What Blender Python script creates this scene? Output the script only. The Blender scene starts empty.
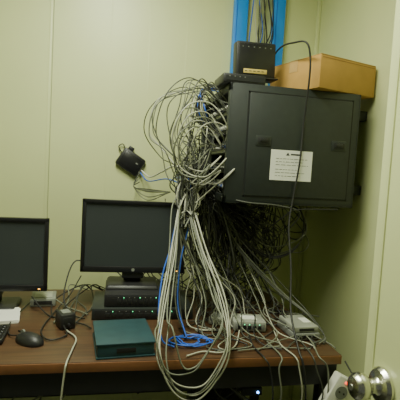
import bpy, bmesh, math, random
from mathutils import Matrix, Vector, Euler
random.seed(7)
RX=1.04; BY=2.25; FY=-0.05; LX=-2.0; CZ=2.6
# ---------------------------------------------------------------- materials
def mat(name,col,rough=.5,metal=0,var=0,scale=20,bump=0,emit=None,es=0,spec=.5):
    m=bpy.data.materials.new(name); m.use_nodes=True
    nt=m.node_tree; b=nt.nodes['Principled BSDF']
    b.inputs['Base Color'].default_value=(*col,1); b.inputs['Roughness'].default_value=rough
    b.inputs['Metallic'].default_value=metal
    b.inputs['Specular IOR Level'].default_value=spec
    tc=nt.nodes.new('ShaderNodeTexCoord')
    n=nt.nodes.new('ShaderNodeTexNoise'); n.inputs['Scale'].default_value=scale; n.inputs['Detail'].default_value=4
    nt.links.new(tc.outputs['Object'],n.inputs['Vector'])
    r=nt.nodes.new('ShaderNodeValToRGB')
    r.color_ramp.elements[0].position=.3; r.color_ramp.elements[1].position=.7
    r.color_ramp.elements[0].color=(*[c*(1-var) for c in col],1); r.color_ramp.elements[1].color=(*[min(1,c*(1+var)) for c in col],1)
    nt.links.new(n.outputs['Fac'],r.inputs['Fac']); nt.links.new(r.outputs['Color'],b.inputs['Base Color'])
    if bump:
        bp=nt.nodes.new('ShaderNodeBump'); bp.inputs['Strength'].default_value=bump; bp.inputs['Distance'].default_value=.002
        nt.links.new(n.outputs['Fac'],bp.inputs['Height']); nt.links.new(bp.outputs['Normal'],b.inputs['Normal'])
    if emit:
        b.inputs['Emission Color'].default_value=(*emit,1); b.inputs['Emission Strength'].default_value=es
    return m
M={}
M['wall']=mat('wall_panel',(.60,.64,.33),.40,0,.03,3,.05)
M['joint']=mat('panel_joint',(.30,.32,.17),.6,0,.05,10)
M['ceil']=mat('ceiling_paint',(.5,.5,.36),.7,0,.03,4)
M['floor']=mat('floor_vinyl',(.08,.08,.065),.5,0,.2,6)
M['black']=mat('black_plastic',(.016,.016,.017),.45,0,.1,30)
M['blackg']=mat('black_gloss',(.012,.012,.013),.3,0,.05,30)
M['screen']=mat('screen_glass',(.040,.047,.048),.28,0,.04,3)
M['cab']=mat('cabinet_paint',(.020,.025,.023),.5,0,.1,40,.05)
M['cabd']=mat('cabinet_dark',(.009,.010,.010),.6,0,.1,40)
M['steel']=mat('steel',(.45,.45,.42),.35,.9,.05,30)
M['chrome']=mat('brushed_chrome',(.70,.69,.62),.24,1,.02,30)
M['card']=mat('cardboard',(.42,.24,.060),.85,0,.08,14,.1)
M['cardd']=mat('cardboard_edge',(.25,.14,.045),.9,0,.08,14)
M['tape']=mat('parcel_tape',(.46,.29,.11),.35,0,.05,20)
M['paper']=mat('paper_label',(.78,.78,.72),.6,0,.02,20)
M['ylab']=mat('yellow_label',(.55,.42,.12),.6,0,.05,20)
M['ink']=mat('ink',(.04,.04,.04),.6)
M['blue']=mat('blue_duct',(.01,.24,.78),.45,0,.06,10)
M['bluec']=mat('blue_cable',(.02,.11,.58),.5,0,.1,30)
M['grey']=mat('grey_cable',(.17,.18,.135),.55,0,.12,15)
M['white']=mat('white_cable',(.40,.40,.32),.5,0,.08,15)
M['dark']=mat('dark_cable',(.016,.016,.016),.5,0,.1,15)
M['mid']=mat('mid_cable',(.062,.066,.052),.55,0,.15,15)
M['wplast']=mat('white_plastic',(.62,.62,.54),.4,0,.03,20)
M['beige']=mat('beige_plastic',(.31,.32,.27),.45,0,.04,20)
M['gplast']=mat('grey_plastic',(.20,.21,.19),.45,0,.05,20)
M['teal']=mat('teal_cover',(.017,.056,.068),.55,0,.12,25)
M['green']=mat('led_green',(.05,.6,.2),.4,emit=(.1,1,.35),es=2)
M['bled']=mat('led_blue',(.1,.3,1),.4,emit=(.1,.35,1),es=15)
M['rled']=mat('led_red',(1,.1,.05),.4,emit=(1,.12,.05),es=2)
M['amber']=mat('led_amber',(1,.5,.05),.4,emit=(1,.45,.05),es=4)
M['tube']=mat('tube_glow',(.9,1,.85),.4,emit=(.95,1,.8),es=6)
def wood():
    m=bpy.data.materials.new('desk_wood'); m.use_nodes=True; nt=m.node_tree; b=nt.nodes['Principled BSDF']
    tc=nt.nodes.new('ShaderNodeTexCoord'); mp=nt.nodes.new('ShaderNodeMapping'); mp.inputs['Scale'].default_value=(2,28,28)
    n=nt.nodes.new('ShaderNodeTexNoise'); n.inputs['Scale'].default_value=2.2; n.inputs['Detail'].default_value=6; n.inputs['Distortion'].default_value=.6
    r=nt.nodes.new('ShaderNodeValToRGB')
    r.color_ramp.elements[0].position=.3; r.color_ramp.elements[0].color=(.052,.027,.014,1)
    r.color_ramp.elements[1].position=.72; r.color_ramp.elements[1].color=(.105,.053,.025,1)
    nt.links.new(tc.outputs['Object'],mp.inputs['Vector']); nt.links.new(mp.outputs[0],n.inputs['Vector'])
    nt.links.new(n.outputs['Fac'],r.inputs['Fac']); nt.links.new(r.outputs['Color'],b.inputs['Base Color'])
    b.inputs['Roughness'].default_value=.38
    return m
M['wood']=wood()
M['edge']=mat('desk_edge_band',(.20,.085,.035),.4,0,.12,20)
# ---------------------------------------------------------------- builder
class B:
    def __init__(s): s.bm=bmesh.new(); s.mats=[]
    def _mi(s,k):
        if k not in s.mats: s.mats.append(k)
        return s.mats.index(k)
    def _add(s,t,k,mtx):
        mi=s._mi(k)
        for f in t.faces: f.material_index=mi; f.smooth=True
        bmesh.ops.recalc_face_normals(t,faces=t.faces)
        t.transform(mtx)
        me=bpy.data.meshes.new('t'); t.to_mesh(me); t.free(); s.bm.from_mesh(me); bpy.data.meshes.remove(me)
    def box(s,c,d,k,bev=0,rot=(0,0,0),seg=2,taper=None):
        t=bmesh.new(); bmesh.ops.create_cube(t,size=1)
        for v in t.verts:
            v.co=Vector((v.co.x*d[0],v.co.y*d[1],v.co.z*d[2]))
            if taper and v.co.z>0: v.co.x*=taper[0]; v.co.y*=taper[1]
        if bev: bmesh.ops.bevel(t,geom=t.edges[:],offset=bev,segments=seg,affect='EDGES',profile=.5)
        s._add(t,k,Matrix.Translation(c)@Euler(rot).to_matrix().to_4x4())
    def b2(s,a,b,k,bev=0):
        s.box([(a[i]+b[i])/2 for i in range(3)],[abs(b[i]-a[i]) for i in range(3)],k,bev)
    def cyl(s,c,r,h,k,rot=(0,0,0),seg=24,r2=None,bev=0):
        t=bmesh.new(); bmesh.ops.create_cone(t,cap_ends=True,segments=seg,radius1=r,radius2=r if r2 is None else r2,depth=h)
        if bev:
            es=[e for e in t.edges if abs(e.verts[0].co.z-e.verts[1].co.z)<1e-6]
            bmesh.ops.bevel(t,geom=es,offset=bev,segments=3,affect='EDGES',profile=.5)
        s._add(t,k,Matrix.Translation(c)@Euler(rot).to_matrix().to_4x4())
    def lathe(s,c,prof,k,rot=(0,0,0),seg=32):
        t=bmesh.new(); rings=[]
        for r,z in prof:
            rings.append([t.verts.new((r*math.cos(2*math.pi*i/seg),r*math.sin(2*math.pi*i/seg),z)) for i in range(seg)])
        for a,b in zip(rings,rings[1:]):
            for i in range(seg): t.faces.new((a[i],a[(i+1)%seg],b[(i+1)%seg],b[i]))
        t.faces.new(rings[0]); t.faces.new(rings[-1])
        s._add(t,k,Matrix.Translation(c)@Euler(rot).to_matrix().to_4x4())
    def poly(s,vs,fs,k,bev=0):
        t=bmesh.new(); V=[t.verts.new(v) for v in vs]
        for f in fs: t.faces.new([V[i] for i in f])
        if bev: bmesh.ops.bevel(t,geom=t.edges[:],offset=bev,segments=2,affect='EDGES')
        s._add(t,k,Matrix.Identity(4))
    def done(s,name,loc=(0,0,0),rot=(0,0,0),parent=None):
        me=bpy.data.meshes.new(name); s.bm.to_mesh(me); s.bm.free()
        for k in s.mats: me.materials.append(M[k])
        me.set_sharp_from_angle(angle=math.radians(35))
        o=bpy.data.objects.new(name,me); bpy.context.collection.objects.link(o)
        o.location=loc; o.rotation_euler=rot
        if parent: o.parent=parent
        return o
# ---------------------------------------------------------------- room
b=B(); b.b2((LX,FY-1.2,-.05),(RX+.1,BY+.1,0),'floor'); b.done('floor')
b=B(); b.b2((LX,FY-1.2,CZ),(RX+.1,BY+.1,CZ+.05),'ceil'); b.done('ceiling')
# back wall made of insulated steel panels with tongue joints
b=B(); xs=[LX,-1.49,-.338,.815,RX+.1]
for i in range(4):
    b.b2((xs[i]+(.002 if i else 0),BY,0),(xs[i+1]-.002,BY+.05,CZ),'wall')
b.b2((LX,BY+.004,0),(RX,BY+.06,CZ),'joint')
for x in (-1.49,-.338,.815):
    b.box((x-.012,BY-.0005,CZ/2),(.012,.003,CZ),'wall',.001)
for x in (-.06,.13,.32,.51,-.6,-.9):
    b.box((x,BY,CZ/2),(.004,.0012,CZ),'wall',.0004)
b.done('wall_back')
b=B(); ys=[FY-1.2,.32,1.50,BY]
for i in range(3):
    b.b2((RX,ys[i]+(.002 if i else 0),0),(RX+.05,ys[i+1]-.002,CZ),'wall')
b.b2((RX+.004,FY-1.2,0),(RX+.06,BY,CZ),'joint')
b.box((RX-.0005,1.512,CZ/2),(.003,.012,CZ),'wall',.001)
b.done('wall_right')
b=B(); b.b2((LX-.05,FY-1.2,0),(LX,BY,CZ),'wall'); b.done('wall_left')
b=B(); b.b2((.60,FY-.06,0),(RX,FY,CZ),'wall'); b.b2((LX,FY-.06,2.1),(.60,FY,CZ),'wall'); b.b2((LX,FY-.06,0),(-1.3,FY,2.1),'wall')
b.done('wall_front')
b=B(); b.b2((.585,FY-.08,0),(.60,FY+.015,2.1),'gplast'); b.b2((-1.3,FY-.08,0),(-1.285,FY+.015,2.1),'gplast'); b.b2((-1.3,FY-.08,2.085),(.6,FY+.015,2.1),'gplast')
b.done('trim_1')
b=B(); b.box((RX-.010,BY-.010,CZ/2),(.02,.02,CZ),'wall',.004); b.done('trim_2')
# door leaf, opened into the room beside the camera
b=B()
b.b2((.535,-.03,.01),(.575,.80,2.07),'wall',.002)
b.b2((.532,.775,.01),(.578,.803,2.07),'wall',.002)
kz=.945; ky=.738
b.lathe((.534,ky,kz),[(.036,0),(.036,.005),(.031,.012),(.018,.015),(.014,.020),(.013,.028),(.018,.033),(.025,.041),(.0275,.050),(.026,.059),(.020,.066),(.008,.069)],'chrome',rot=(0,-math.pi/2,0))
b.cyl((.4643,ky,kz),.006,.002,'steel',rot=(0,math.pi/2,0))
for z in (.3,1.1,1.8): b.cyl((.58,-.03,z),.008,.1,'steel')
b.done('door_1')
# ---------------------------------------------------------------- desk
b=B()
b.b2((-1.25,1.303,.718),(.775,2.08,.75),'wood',.003)
b.b2((-1.25,1.300,.7185),(.775,1.304,.7475),'edge',.001)
b.b2((-1.25,1.32,.64),(.77,1.34,.718),'black',0)
for x in (-1.22,.74):
    for y in (1.36,2.04): b.box((x,y,.36),(.04,.04,.716),'black',.003)
    b.box((x,1.7,.08),(.03,.66,.03),'black',.002); b.box((x,1.7,.69),(.03,.66,.03),'black',.002)
b.box((-.24,2.04,.45),(1.9,.015,.40),'black',.002)
b.done('office_desk')
# ---------------------------------------------------------------- monitors
def monitor(name,x,y,z0,z1,w,rz,basez,mark=True):
    h=z1-z0; cz=(z0+z1)/2; b=B()
    bw=.016
    b.box((0,0,z1-bw/2),(w,.022,bw),'blackg',.003); b.box((0,0,z0+.0125),(w,.022,.025),'blackg',.003)
    for s in (-1,1): b.box((s*(w/2-bw/2),0,cz),(bw,.022,h),'blackg',.003)
    b.box((0,.004,cz),(w-.02,.012,h-.02),'screen',0)
    b.box((0,.022,cz),(w-.01,.03,h-.01),'black',.008)
    b.box((0,.045,cz-.01),(w*.6,.03,h*.6),'black',.012)
    b.box((0,.055,(basez+cz)/2),(.075,.022,cz-basez),'black',.005)
    b.box((0,.025,z0-.012),(.09,.05,.03),'black',.006)
    b.box((0,.03,basez+.008),(.22,.17,.016),'black',.006,taper=(.92,.9))
    if mark: b.cyl((0,-.0115,z0+.0125),.007,.001,'gplast',rot=(math.pi/2,0,0))
    b.box((w/2-.03,-.0115,z0+.010),(.008,.002,.003),'amber')
    for i in range(4): b.box((w/2-.05-.016*i,-.0115,z0+.010),(.008,.0015,.003),'black')
    return b.done(name,(x,y,0),(0,0,rz))
monitor('computer_monitor',.080,1.80,.905,1.207,.43,math.radians(-1),.845)
monitor('computer_monitor',-.482,1.80,.823,1.120,.44,math.radians(2),.751)
# ---------------------------------------------------------------- switches under monitor
def switch(name,x0,x1,y0,y1,z0,z1,n=12,k='cab'):
    b=B(); b.b2((x0,y0,z0),(x1,y1,z1),k,.002)
    w=x1-x0; h=z1-z0
    b.b2((x0+.01,y0-.003,z0+.004),(x1-.01,y0,z1-.004),'black',.001)
    for i in range(n):
        px=x0+.05+(w-.09)*i/n
        b.b2((px,y0-.005,z0+h*.25),(px+(w-.09)/n*.72,y0-.002,z0+h*.62),'cabd',.0005)
        b.box((px+.004,y0-.005,z0+h*.78),(.003,.002,.003),'green' if i%3==1 else 'gplast')
    return b.done(name)
switch('network_switch',-.075,.32,1.66,1.90,.7505,.795)
switch('network_switch',-.03,.27,1.68,1.90,.7955,.8445,10,'black')
# ---------------------------------------------------------------- teal box file
b=B(); b.box((0,0,.003),(.185,.21,.005),'teal',.001); b.box((0,0,.024),(.178,.203,.04),'teal',.004); b.box((0,0,.046),(.187,.212,.006),'teal',.002)
b.box((0,-.1035,.024),(.06,.002,.015),'cabd',.0005)
b.done('storage_case',(.040,1.425,.7505),(0,0,math.radians(6)))
# mouse
b=B(); t=bmesh.new(); bmesh.ops.create_uvsphere(t,u_segments=24,v_segments=14,radius=1)
for v in t.verts:
    z=max(v.co.z,-.15); v.co=Vector((v.co.x*.031*(1-.12*v.co.y),v.co.y*.055,(z+.15)*.030))
b._add(t,'black',Matrix.Identity(4)); b.cyl((0,.028,.031),.008,.006,'gplast',rot=(0,math.pi/2,0)); b.box((0,.03,.0295),(.0012,.04,.006),'cabd')
b.done('computer_mouse',(-.262,1.455,.7505),(0,0,math.radians(55)))
# keyboard
b=B(); b.box((0,0,.010),(.44,.145,.016),'black',.004)
for r in range(5):
    for c in range(20):
        b.box((-.205+c*.0216,-.052+r*.0225,.021),(.0175,.0175,.007),'blackg',.0015,seg=1,taper=(.85,.85))
b.done('computer_keyboard',(-.565,1.50,.7505),(0,0,math.radians(3)))
# small black adapter standing, grey box, notepad
b=B(); b.box((0,0,.028),(.055,.075,.055),'black',.006); b.box((0,-.038,.03),(.035,.003,.03),'cabd',.001); b.cyl((0,-.045,.02),.005,.02,'black',rot=(math.pi/2,0,0)); b.box((.0,.0,.056),(.03,.04,.002),'gplast')
b.done('power_adapter',(-.165,1.60,.7505),(0,0,.4))
b=B(); b.box((0,0,.017),(.10,.12,.032),'gplast',.004); b.box((0,0,.034),(.07,.08,.003),'beige',.001); b.box((0,-.061,.017),(.07,.002,.015),'black')
b.done('media_converter',(-.285,1.88,.7505),(0,0,.1))
b=B()
for i in range(4): b.box((random.uniform(-.003,.003),0,.0015+i*.003),(.11,.15,.0028),'paper',rot=(0,0,random.uniform(-.04,.04)))
b.done('paper_stack',(-.40,1.70,.7505),(0,0,.2))
# silver router
b=B(); b.box((0,0,.022),(.125,.095,.036),'beige',.004); b.box((0,-.0485,.022),(.11,.003,.024),'gplast',.001)
for i in range(5): b.box((-.040+i*.019,-.0505,.020),(.013,.003,.012),'black'); b.box((-.040+i*.019,-.0505,.031),(.003,.002,.003),'green')
for s in (-1,1): 
    for q in (-1,1): b.cyl((s*.05,q*.035,.002),.006,.004,'black')
b.box((0,.0,.041),(.06,.04,.002),'paper')
b.done('network_router',(.520,1.56,.7505),(0,0,math.radians(-8)))
b=B(); b.box((0,0,.014),(.105,.15,.024),'gplast',.004); b.box((0,0,.038),(.10,.135,.022),'beige',.005); b.box((0,-.068,.038),(.06,.002,.010),'black'); b.box((.025,0,.0495),(.03,.05,.002),'paper')
for i in range(4): b.box((-.035+i*.021,-.0755,.014),(.014,.003,.011),'black')
b.done('fiber_modem',(.70,1.50,.7505),(0,0,math.radians(4)))
b=B(); b.box((0,0,.016),(.05,.075,.03),'beige',.006); b.box((0,0,.0315),(.03,.05,.002),'gplast'); b.cyl((0,-.042,.016),.004,.012,'white',rot=(math.pi/2,0,0))
b.done('power_adapter',(.41,1.62,.7505),(0,0,-.5))
# ---------------------------------------------------------------- wall cabinet
CX0,CX1,CY0,CY1,CZ0,CZ1=.408,.945,1.60,2.15,1.230,1.687
b=B(); th=.012
b.b2((CX0,CY0,CZ1-th),(CX1,CY1,CZ1),'cab',.002); b.b2((CX0,CY0,CZ0),(CX1,CY1,CZ0+th),'cab',.002)
b.b2((CX1-th,CY0,CZ0),(CX1,CY1,CZ1),'cab',.002); b.b2((CX0,CY1-th,CZ0),(CX1,CY1,CZ1),'cab',.002)
b.b2((CX0,CY0,CZ0),(CX1,CY0+th,CZ1),'cab',.003)
# recess frame & removable side panel
b.b2((.482,CY0-.006,1.262),(.908,CY0+.001,1.655),'cab',.003)
for (a,c) in (((.476,CY0-.001,1.256),(.482,CY0+.001,1.661)),((.908,CY0-.001,1.256),(.914,CY0+.001,1.661))): b.b2(a,c,'cabd')
b.b2((.476,CY0-.001,1.655),(.914,CY0+.001,1.661),'cabd'); b.b2((.476,CY0-.001,1.256),(.914,CY0+.001,1.262),'cabd')
for lx in (.545,.860):
    b.box((lx,CY0-.007,1.475),(.062,.004,.040),'cab',.002); b.box((lx,CY0-.0095,1.475),(.046,.003,.026),'cabd',.001); b.box((lx,CY0-.012,1.478),(.03,.004,.012),'black',.001)
# open front frame
for (y0,y1) in ((CY0,CY0+.03),(CY1-.03,CY1)): b.b2((CX0-.004,y0,CZ0),(CX0+.012,y1,CZ1),'cab',.002)
b.b2((CX0-.004,CY0,CZ0),(CX0+.012,CY1,CZ0+.03),'cab',.002); b.b2((CX0-.004,CY0,CZ1-.03),(CX0+.012,CY1,CZ1),'cab',.002)
for y in (CY0+.045,CY1-.045): b.b2((CX0+.04,y-.012,CZ0+.012),(CX0+.045,y+.012,CZ1-.012),'steel')
for i,z in enumerate((1.29,1.365,1.45,1.53,1.61)):
    k='cab' if i%2 else 'gplast'
    b.b2((CX0+.035,CY0+.05,z-.021),(CX0+.26,CY1-.05,z+.021),k,.002)
    for j in range(16):
        yy=CY0+.075+j*.026
        b.box((CX0+.034,yy,z),(.004,.018,.014),'black')
        if random.random()<.8: b.box((CX0+.024,yy,z),(.028,.011,.009),'wplast' if random.random()<.7 else 'bluec',.001)
# wall brackets
for z in (1.30,1.62): b.b2((CX1,1.7,z-.02),(RX-.001,2.05,z+.02),'cab',.002)
# label
b.box((.665,CY0-.0066,1.3865),(.172,.0012,.118),'paper')
def ink(x0,x1,z,h=.0035): b.b2((x0,CY0-.0078,z-h/2),(x1,CY0-.0070,z+h/2),'ink')
b.poly([(.640,CY0-.0078,1.425),(.656,CY0-.0078,1.425),(.648,CY0-.0078,1.437)],[(0,1,2)],'ink')
ink(.660,.705,1.430,.006)
for z,a,c in ((1.412,.60,.73),(1.400,.60,.715),(1.388,.60,.735),(1.370,.60,.69),(1.358,.60,.725),(1.345,.60,.70)):
    x=a
    while x<c: 
        w=random.uniform(.006,.02); ink(x,min(x+w,c),z,.0016); x+=w+.004
b.done('network_cabinet')
# devices above cabinet
b=B(); b.box((0,0,.020),(.17,.16,.036),'black',.005); b.box((0,-.081,.020),(.15,.002,.018),'cabd')
for i in range(4): b.box((-.06+.02*i,-.0825,.026),(.004,.002,.003),'gplast')
b.done('set_top_box',(.463,1.70,1.6875),(0,0,0))
b=B(); b.box((0,0,.075),(.17,.05,.145),'black',.008,rot=(0,0,0)); b.box((0,-.0255,.075),(.15,.003,.125),'blackg',.002); b.box((0,0,.003),(.18,.08,.006),'black',.002)
for i in range(6): b.box((-.06+i*.024,-.0272,.125),(.004,.002,.003),'gplast')
b.box((-.005,-.0278,.030),(.10,.0014,.017),'ylab',.0004)
for i in range(5): b.box((-.045+i*.018,-.0288,.030),(.011,.0006,.003),'ink')
for i in range(9): b.box((0,.0,.1475),(.004,.03,.002),'cabd')
b.done('wireless_router',(.530,1.725,1.7285),(0,math.radians(-2),math.radians(4)))
# cardboard box standing a little askew on the cabinet
b=B(); b.box((0,0,.064),(.308,.308,.126),'card',.004)
for s in (-1,1):
    b.box((0,s*.078,.1285),(.304,.150,.003),'card',.001)
b.box((0,0,.1300),(.306,.05,.0012),'tape'); b.box((-.1545,0,.105),(.0012,.05,.045),'tape'); b.box((.1545,0,.105),(.0012,.05,.045),'tape')
b.box((0,-.1542,.118),(.29,.001,.002),'cardd')
b.done('cardboard_box',(.835,1.744,1.6875),(0,0,math.radians(18)))
# blue cable ducts on back wall
b=B()
for x0,x1 in ((.555,.628),(.770,.832)):
    b.b2((x0,BY-.035,1.66),(x1,BY-.001,CZ-.001),'blue',.003); b.b2((x0+.012,BY-.037,1.66),(x0+.015,BY-.034,CZ-.001),'bluec')
b.done('cable_duct')
# black device hanging on wall
b=B(); b.box((0,0,0),(.128,.028,.100),'black',.011); b.box((0,-.0145,0),(.105,.003,.076),'blackg',.003); b.box((.03,-.017,.01),(.012,.002,.006),'gplast')
b.box((-.035,0,.057),(.03,.010,.022),'black',.004); b.cyl((.068,0,-.02),.006,.02,'wplast',rot=(0,math.pi/2,0))
b.done('hanging_access_point',(.062,2.233,1.370),(0,math.radians(32),0))
# power strip
b=B(); b.box((0,0,0),(.07,.04,.22),'wplast',.006)
for i in range(3):
    b.cyl((0,-.0205,.06-i*.058),.022,.003,'gplast',rot=(math.pi/2,0,0))
    for s in (-1,1): b.cyl((s*.009,-.0225,.06-i*.058),.003,.002,'black',rot=(math.pi/2,0,0))
b.box((0,-.038,.002),(.042,.034,.036),'black',.006); b.box((0,-.038,-.056),(.04,.034,.036),'gplast',.006)
b.box((.0,-.0215,.096),(.012,.004,.008),'rled',.001)
b.done('power_strip',(.728,1.275,.590),(0,math.radians(28),0))
# PC tower under desk with blue led
b=B(); b.box((0,0,.21),(.18,.42,.42),'black',.006); b.box((0,-.213,.21),(.17,.012,.40),'blackg',.004)
b.box((0,-.220,.36),(.14,.003,.035),'cabd',.001); b.cyl((.05,-.221,.28),.006,.004,'bled',rot=(math.pi/2,0,0))
b.done('computer_tower',(.45,1.70,.02))
b=B(); b.box((0,0,.010),(.2,.44,.02),'gplast',.003); b.done('computer_tower_stand',(.45,1.70,0))
# small injector hanging by its cable under the desk edge, blue light on
b=B(); b.box((0,0,0),(.07,.05,.028),'black',.004); b.box((0,-.0255,0),(.06,.002,.018),'cabd'); b.cyl((.018,-.027,0),.004,.004,'bled',rot=(math.pi/2,0,0))
b.box((0,0,.017),(.012,.03,.010),'black')
b.done('poe_injector',(.487,1.385,.600),(0,0,0))
# ---------------------------------------------------------------- cables
root=bpy.data.objects.new('network_cable_tangle',None); bpy.context.collection.objects.link(root)
G={}
def curve(k,pts,r=.0028,res=8):
    if k not in G:
        cu=bpy.data.curves.new(k+'_cables','CURVE'); cu.dimensions='3D'; cu.bevel_depth=.001; cu.bevel_resolution=1; cu.materials.append(M[k])
        o=bpy.data.objects.new(k+'_cables',cu); bpy.context.collection.objects.link(o); o.parent=root; G[k]=cu
    P=[Vector(p) for p in pts]; P=[P[0]*2-P[1]]+P+[P[-1]*2-P[-2]]; out=[]
    for i in range(1,len(P)-2):
        for j in range(res):
            t=j/res; a,b_,c,d=P[i-1],P[i],P[i+1],P[i+2]
            out.append(.5*((2*b_)+(c-a)*t+(2*a-5*b_+4*c-d)*t*t+(3*b_-a-3*c+d)*t**3))
    out.append(P[-2])
    s=G[k].splines.new('POLY'); s.points.add(len(out)-1)
    for q,p in zip(s.points,out):
        q.co=(min(p.x,RX-.006),min(p.y,BY-.006),p.z,1); q.radius=r*1000
def J(p,a): return (p[0]+random.uniform(-a,a),p[1]+random.uniform(-a,a),p[2]+random.uniform(-a,a))
rnd=random.uniform
def pick(w): 
    ks=list(w); return random.choices(ks,[w[k] for k in ks])[0]
# 1. plugs leaving cabinet, bulging left, gathering into bundle
for i in range(50):
    y=rnd(1.67,2.08); z=random.choice((1.29,1.365,1.45,1.53,1.61))+rnd(-.01,.01)
    bx=rnd(.25,.37); k=pick({'grey':4,'white':1.6,'mid':4,'bluec':.3,'dark':2.5})
    curve(k,[(.435,y,z),(.385,y-.01,z+rnd(-.01,.02)),(bx,rnd(1.62,1.9),z+rnd(-.06,.06)),(rnd(.24,.35),rnd(1.62,1.8),rnd(1.27,1.42)),J((.27,1.66,1.24),.045),J((.27,1.62,1.15),.04)],rnd(.0020,.0030))
# 2. cables over cabinet top-left and arching loops left
for i in range(13):
    y=rnd(1.66,1.95); lx=rnd(.09,.24)
    k=pick({'grey':3,'white':.8,'mid':4,'dark':2})
    curve(k,[(.45,y,rnd(1.55,1.64)),(.37,y,rnd(1.63,1.70)),(rnd(.25,.31),y-.03,rnd(1.66,1.71)),(lx+.03,y-.06,rnd(1.58,1.65)),(lx,y-.06,rnd(1.47,1.55)),(lx+rnd(.03,.08),y-.08,rnd(1.38,1.44)),J((.23,1.66,1.33),.04),J((.26,1.64,1.22),.04)],rnd(.0019,.0026))
for i in range(8):
    cx,cz=rnd(.26,.36),rnd(1.38,1.55); r=rnd(.05,.11); y=rnd(1.58,1.66); k=pick({'grey':3,'white':1.6,'mid':1})
    pts=[(.41,1.7,cz+rnd(-.05,.05))]+[(cx+r*math.cos(a),y+.02*math.sin(2*a),cz+r*1.3*math.sin(a)) for a in [.4+n*.9 for n in range(7)]]+[J((.27,1.63,1.25),.03)]
    curve(k,pts,.0026)
# cables from duct down to cabinet
for i in range(12):
    x=rnd(.645,.76); k=pick({'grey':2,'white':2,'dark':3,'mid':2,'bluec':1})
    curve(k,[(x,2.22,CZ-.01),(x+rnd(-.02,.02),2.21,2.3),(x+rnd(-.04,.04),rnd(2.15,2.22),2.05),(rnd(.55,.68),rnd(1.95,2.12),1.85),(rnd(.42,.52),rnd(1.85,2.05),1.735),(rnd(.36,.39),rnd(1.82,2),1.72),(rnd(.30,.36),rnd(1.75,1.95),1.60),(.43,rnd(1.75,2),1.50)],rnd(.0024,.0034))
# 3. long hanging loops in front of desk
base=[(.255,1.66,1.26),(.218,1.60,1.20),(.187,1.50,1.043),(.143,1.35,.877),(.130,1.255,.788),(.175,1.235,.693),(.245,1.235,.675),(.300,1.235,.715),(.36,1.25,.81),(.355,1.36,.93),(.316,1.50,1.056),(.285,1.62,1.18)]
for i in range(6):
    dx=rnd(-.02,.05); s=rnd(.55,.98); dz=rnd(-.03,.10)
    if i<2: s=.98; dz=-.02*i
    pts=[]
    for n,p in enumerate(base):
        a=.010
        x=.240+(p[0]-.24)*s+dx*.4; z=p[2]+(dz if 3<n<9 else 0)
        pts.append((x+rnd(-a,a),p[1]+rnd(-.006,.006),z+rnd(-a,a)))
    curve(pick({'white':3,'grey':3}),pts,rnd(.0021,.0028))
# strands down to desktop
for i in range(15):
    ex,ey=rnd(.14,.52),rnd(1.46,1.7); k=pick({'white':1.6,'grey':4,'mid':3,'dark':3})
    curve(k,[J((.28,1.68,1.26),.04),J((.22+ex*.15,1.64,1.12),.03),(ex*.5+.13+rnd(-.03,.03),1.62,.98),(ex,ey+.02,.86),(ex+rnd(-.03,.03),ey-.03,.768),(ex+rnd(.02,.1),ey-.06,.756),(ex+rnd(.05,.16),ey+rnd(-.05,.05),.756)],rnd(.0020,.0028))
# blue cables: strand and coil on desk
curve('bluec',[(.22,1.58,1.14),(.20,1.54,1.06),(.172,1.50,.97),(.158,1.44,.86),(.17,1.40,.775),(.21,1.38,.757)],.003)
curve('bluec',[(.30,1.68,1.22),(.275,1.64,1.10),(.25,1.60,1.0),(.235,1.52,.86),(.26,1.44,.765)],.003)
for c in range(2):
    pts=[]
    for n in range(20):
        a=n*.62+c; r=.042+.016*math.sin(n*.9+c)
        pts.append((.270+r*1.35*math.cos(a)+rnd(-.006,.006),1.425+r*.9*math.sin(a)+rnd(-.006,.006),.7545+c*.004+rnd(0,.008)))
    curve('bluec',pts,.0027,5)
# 4. under cabinet tangle
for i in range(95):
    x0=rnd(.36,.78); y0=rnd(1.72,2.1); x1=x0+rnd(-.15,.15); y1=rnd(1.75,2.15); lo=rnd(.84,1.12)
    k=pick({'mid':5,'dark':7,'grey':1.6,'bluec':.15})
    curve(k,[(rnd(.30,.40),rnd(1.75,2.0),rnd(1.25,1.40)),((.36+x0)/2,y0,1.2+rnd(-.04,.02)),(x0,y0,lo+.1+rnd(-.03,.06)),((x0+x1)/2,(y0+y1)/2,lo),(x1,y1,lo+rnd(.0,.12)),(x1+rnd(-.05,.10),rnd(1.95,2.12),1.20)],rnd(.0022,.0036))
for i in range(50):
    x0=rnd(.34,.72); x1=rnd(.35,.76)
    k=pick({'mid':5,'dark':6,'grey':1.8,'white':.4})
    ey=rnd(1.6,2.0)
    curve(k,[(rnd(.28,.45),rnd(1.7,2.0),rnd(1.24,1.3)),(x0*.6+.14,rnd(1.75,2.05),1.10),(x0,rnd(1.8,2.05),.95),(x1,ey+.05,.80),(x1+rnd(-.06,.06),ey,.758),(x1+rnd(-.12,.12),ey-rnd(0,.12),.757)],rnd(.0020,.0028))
# cables drifting left behind the monitor
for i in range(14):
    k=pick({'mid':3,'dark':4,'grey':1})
    curve(k,[(rnd(.28,.36),1.8,rnd(1.2,1.28)),(rnd(.25,.33),rnd(1.88,2.0),1.12),(rnd(.15,.33),2.0,1.0+rnd(-.05,.05)),(rnd(.1,.4),2.02,.85),(rnd(.0,.4),1.98,.765),(rnd(.1,.45),1.93,.757)],rnd(.0022,.003))
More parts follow.
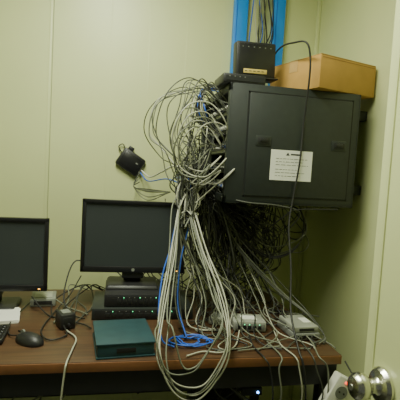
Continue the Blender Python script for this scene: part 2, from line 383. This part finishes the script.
# big loops sweeping to the right
for i in range(5):
    e=rnd(.0,.08); curve(pick({'dark':3,'mid':2,'grey':1}),[(.36,1.8,1.25),(.5,1.78,1.08+e),(.66,1.75,.98+e),(.76+e*.5,1.70,1.04+e),(.80,1.75,1.18),(.78,1.9,1.222)],.0024)
    curve(pick({'grey':1,'mid':3}),[(.42,1.85,1.2),(.53,1.75,1.0+e),(.66+e,1.66,.87),(.76,1.56,.80+e*.3),(.77,1.42,.77),(.73+rnd(-.05,.03),1.38,.757)],.0024)
# black cable down front of cabinet
curve('dark',[(.60,1.85,1.76),(.625,1.72,1.86),(.650,1.60,1.860),(.672,1.545,1.845),(.688,1.540,1.79),(.695,1.552,1.70),(.700,1.583,1.55),(.694,1.581,1.40),(.678,1.582,1.26),(.660,1.56,1.15),(.655,1.50,1.0),(.632,1.42,.86),(.62,1.31,.77),(.622,1.275,.74),(.635,1.27,.66),(.65,1.28,.5),(.66,1.3,.3)],.0036)
curve('dark',[(.88,1.60,1.222),(.70,1.588,1.215),(.66,1.60,1.19),(.60,1.7,1.1)],.003)
curve('mid',[(.40,1.63,1.25),(.50,1.585,1.235),(.62,1.588,1.228),(.72,1.60,1.20),(.70,1.7,1.1)],.0035)
# cable from router / modem drooping over desk edge
for k,x in (('grey',.53),('white',.60),('mid',.66),('dark',.50),('grey',.70)):
    curve(k,[(x,1.50 if x<.62 else 1.42,.77),(x+rnd(-.02,.02),1.38,.758),(x+rnd(-.03,.03),1.288,.754),(x+.01,1.272,.72),(x+rnd(0,.05),1.27,.62),(x+rnd(0,.06),1.33,.48),(x,1.5,.3)],.0026)
for i in range(12):
    x=rnd(.38,.70)
    curve(pick({'grey':2,'mid':3,'white':.6,'dark':1}),[(x-.05,1.85,1.0),(x,1.66,.84),(x+rnd(-.05,.05),1.55,.805),(x+rnd(-.06,.06),1.44,.775),(x+rnd(-.1,.1),1.38,.757),(x+rnd(-.1,.1),1.34,.757)],.0024)
curve('white',[(.46,1.47,.775),(.42,1.38,.757),(.36,1.33,.757),(.30,1.34,.757),(.24,1.31,.757)],.0028)
curve('dark',[(.487,1.385,.62),(.47,1.39,.66),(.44,1.45,.70),(.42,1.6,.70)],.003)
# power strip cord
curve('wplast',[(.675,1.275,.50),(.66,1.28,.42),(.69,1.33,.3),(.71,1.4,.1)],.004)
curve('dark',[(.735,1.235,.585),(.78,1.23,.60),(.80,1.28,.50),(.79,1.35,.3)],.003)
curve('mid',[(.80,1.32,.72),(.83,1.27,.64),(.80,1.26,.55),(.78,1.3,.4)],.003)
# hanging access point cables
curve('wplast',[(.118,2.225,1.33),(.16,2.18,1.30),(.20,2.0,1.33),(.24,1.85,1.36),(.29,1.75,1.33)],.004)
curve('bluec',[(.112,2.22,1.32),(.15,2.15,1.28),(.22,1.95,1.30),(.28,1.8,1.28)],.003)
curve('dark',[(.015,2.235,1.415),(.0,2.235,1.445),(.02,2.235,1.458),(.035,2.235,1.43)],.003)
for i in range(6): curve(pick({'grey':1,'mid':1}),[(.11,2.2,1.30+rnd(-.03,.03)),(.08,2.15,1.25),(.14,2.0,1.22+rnd(-.03,.03)),(.22,1.8,1.25)],.0025)
# left desk cables
curve('dark',[(-.165,1.555,.77),(-.15,1.50,.757),(-.20,1.46,.757),(-.24,1.55,.757),(-.22,1.75,.757),(-.18,1.90,.78),(-.14,1.95,.85)],.0026)
curve('dark',[(-.11,1.86,.93),(-.16,1.86,.935),(-.185,1.82,.88),(-.19,1.76,.80),(-.15,1.70,.76),(-.10,1.66,.757)],.0028)
curve('dark',[(-.30,1.48,.765),(-.34,1.52,.757),(-.36,1.65,.757),(-.33,1.9,.757),(-.30,2.05,.757)],.0022)
curve('dark',[(-.32,1.8,.80),(-.25,1.72,.757),(-.19,1.66,.757),(-.10,1.60,.757),(-.07,1.56,.757)],.0026)
curve('grey',[(-.24,1.86,.775),(-.18,1.80,.757),(-.12,1.74,.757),(-.09,1.68,.765)],.0026)
for i in range(7):
    x=rnd(-.24,-.10); curve(pick({'dark':4,'mid':2,'grey':1}),[(x,rnd(1.56,1.7),.757),(x+rnd(-.06,.06),rnd(1.7,1.8),.757),(x+rnd(-.05,.05),1.88,.765),(x+rnd(0,.08),1.98,.80),(x+.1,2.03,.76)],.0026)
curve('white',[(-.155,1.545,.757),(-.115,1.47,.757),(-.118,1.38,.757),(-.125,1.29,.756),(-.130,1.275,.72),(-.14,1.27,.60),(-.16,1.28,.42),(-.16,1.4,.2)],.003)
for i in range(8):
    x=rnd(-.1,.35); curve(pick({'dark':2,'grey':2,'mid':2}),[(x,1.93,.76),(x+rnd(-.05,.05),1.96,.80),(x+rnd(-.1,.2),2.05,.9),(x+.2,2.1,1.0),(.42,2.0,1.15)],.0026)
# under-desk cables
for i in range(18):
    x=rnd(-.3,.65); k=pick({'grey':1,'mid':3,'dark':3})
    y=rnd(1.36,1.6)
    curve(k,[(x,y+.3,.70),(x+rnd(-.1,.1),y,rnd(.55,.66)),(x+rnd(-.2,.2),y,rnd(.50,.64)),(x+rnd(-.3,.3),y+.2,.70)],.003)
# ---------------------------------------------------------------- light
b=B(); b.box((0,0,.03),(.16,1.22,.05),'wplast',.004)
for s in (-1,1): b.cyl((s*.045,0,-.012),.013,1.18,'tube',rot=(math.pi/2,0,0))
b.done('fluorescent_ceiling_light',(-.10,1.05,CZ-.056))
def area(n,loc,rot,sx,sy,e,c):
    l=bpy.data.lights.new(n,'AREA'); l.shape='RECTANGLE'; l.size=sx; l.size_y=sy; l.energy=e; l.color=c
    o=bpy.data.objects.new(n,l); bpy.context.collection.objects.link(o); o.location=loc; o.rotation_euler=rot
area('fluorescent_lamp',(-.10,1.05,CZ-.09),(0,0,0),.2,1.2,50,(.96,1,.79))
w=bpy.data.worlds.new('World'); bpy.context.scene.world=w; w.use_nodes=True
w.node_tree.nodes['Background'].inputs[0].default_value=(.58,.62,.48,1); w.node_tree.nodes['Background'].inputs[1].default_value=.15
# ---------------------------------------------------------------- camera
cam=bpy.data.cameras.new('cam'); co=bpy.data.objects.new('camera',cam); bpy.context.collection.objects.link(co)
R=Matrix.Rotation(math.radians(-11),3,'Z')@Matrix.Rotation(math.radians(86),3,'X')@Matrix.Rotation(math.radians(3.3),3,'Z')
co.matrix_world=Matrix.Translation((0,0,1.35))@R.to_4x4()
cam.sensor_width=36; cam.lens=36*430/400; cam.clip_start=.02
bpy.context.scene.camera=co
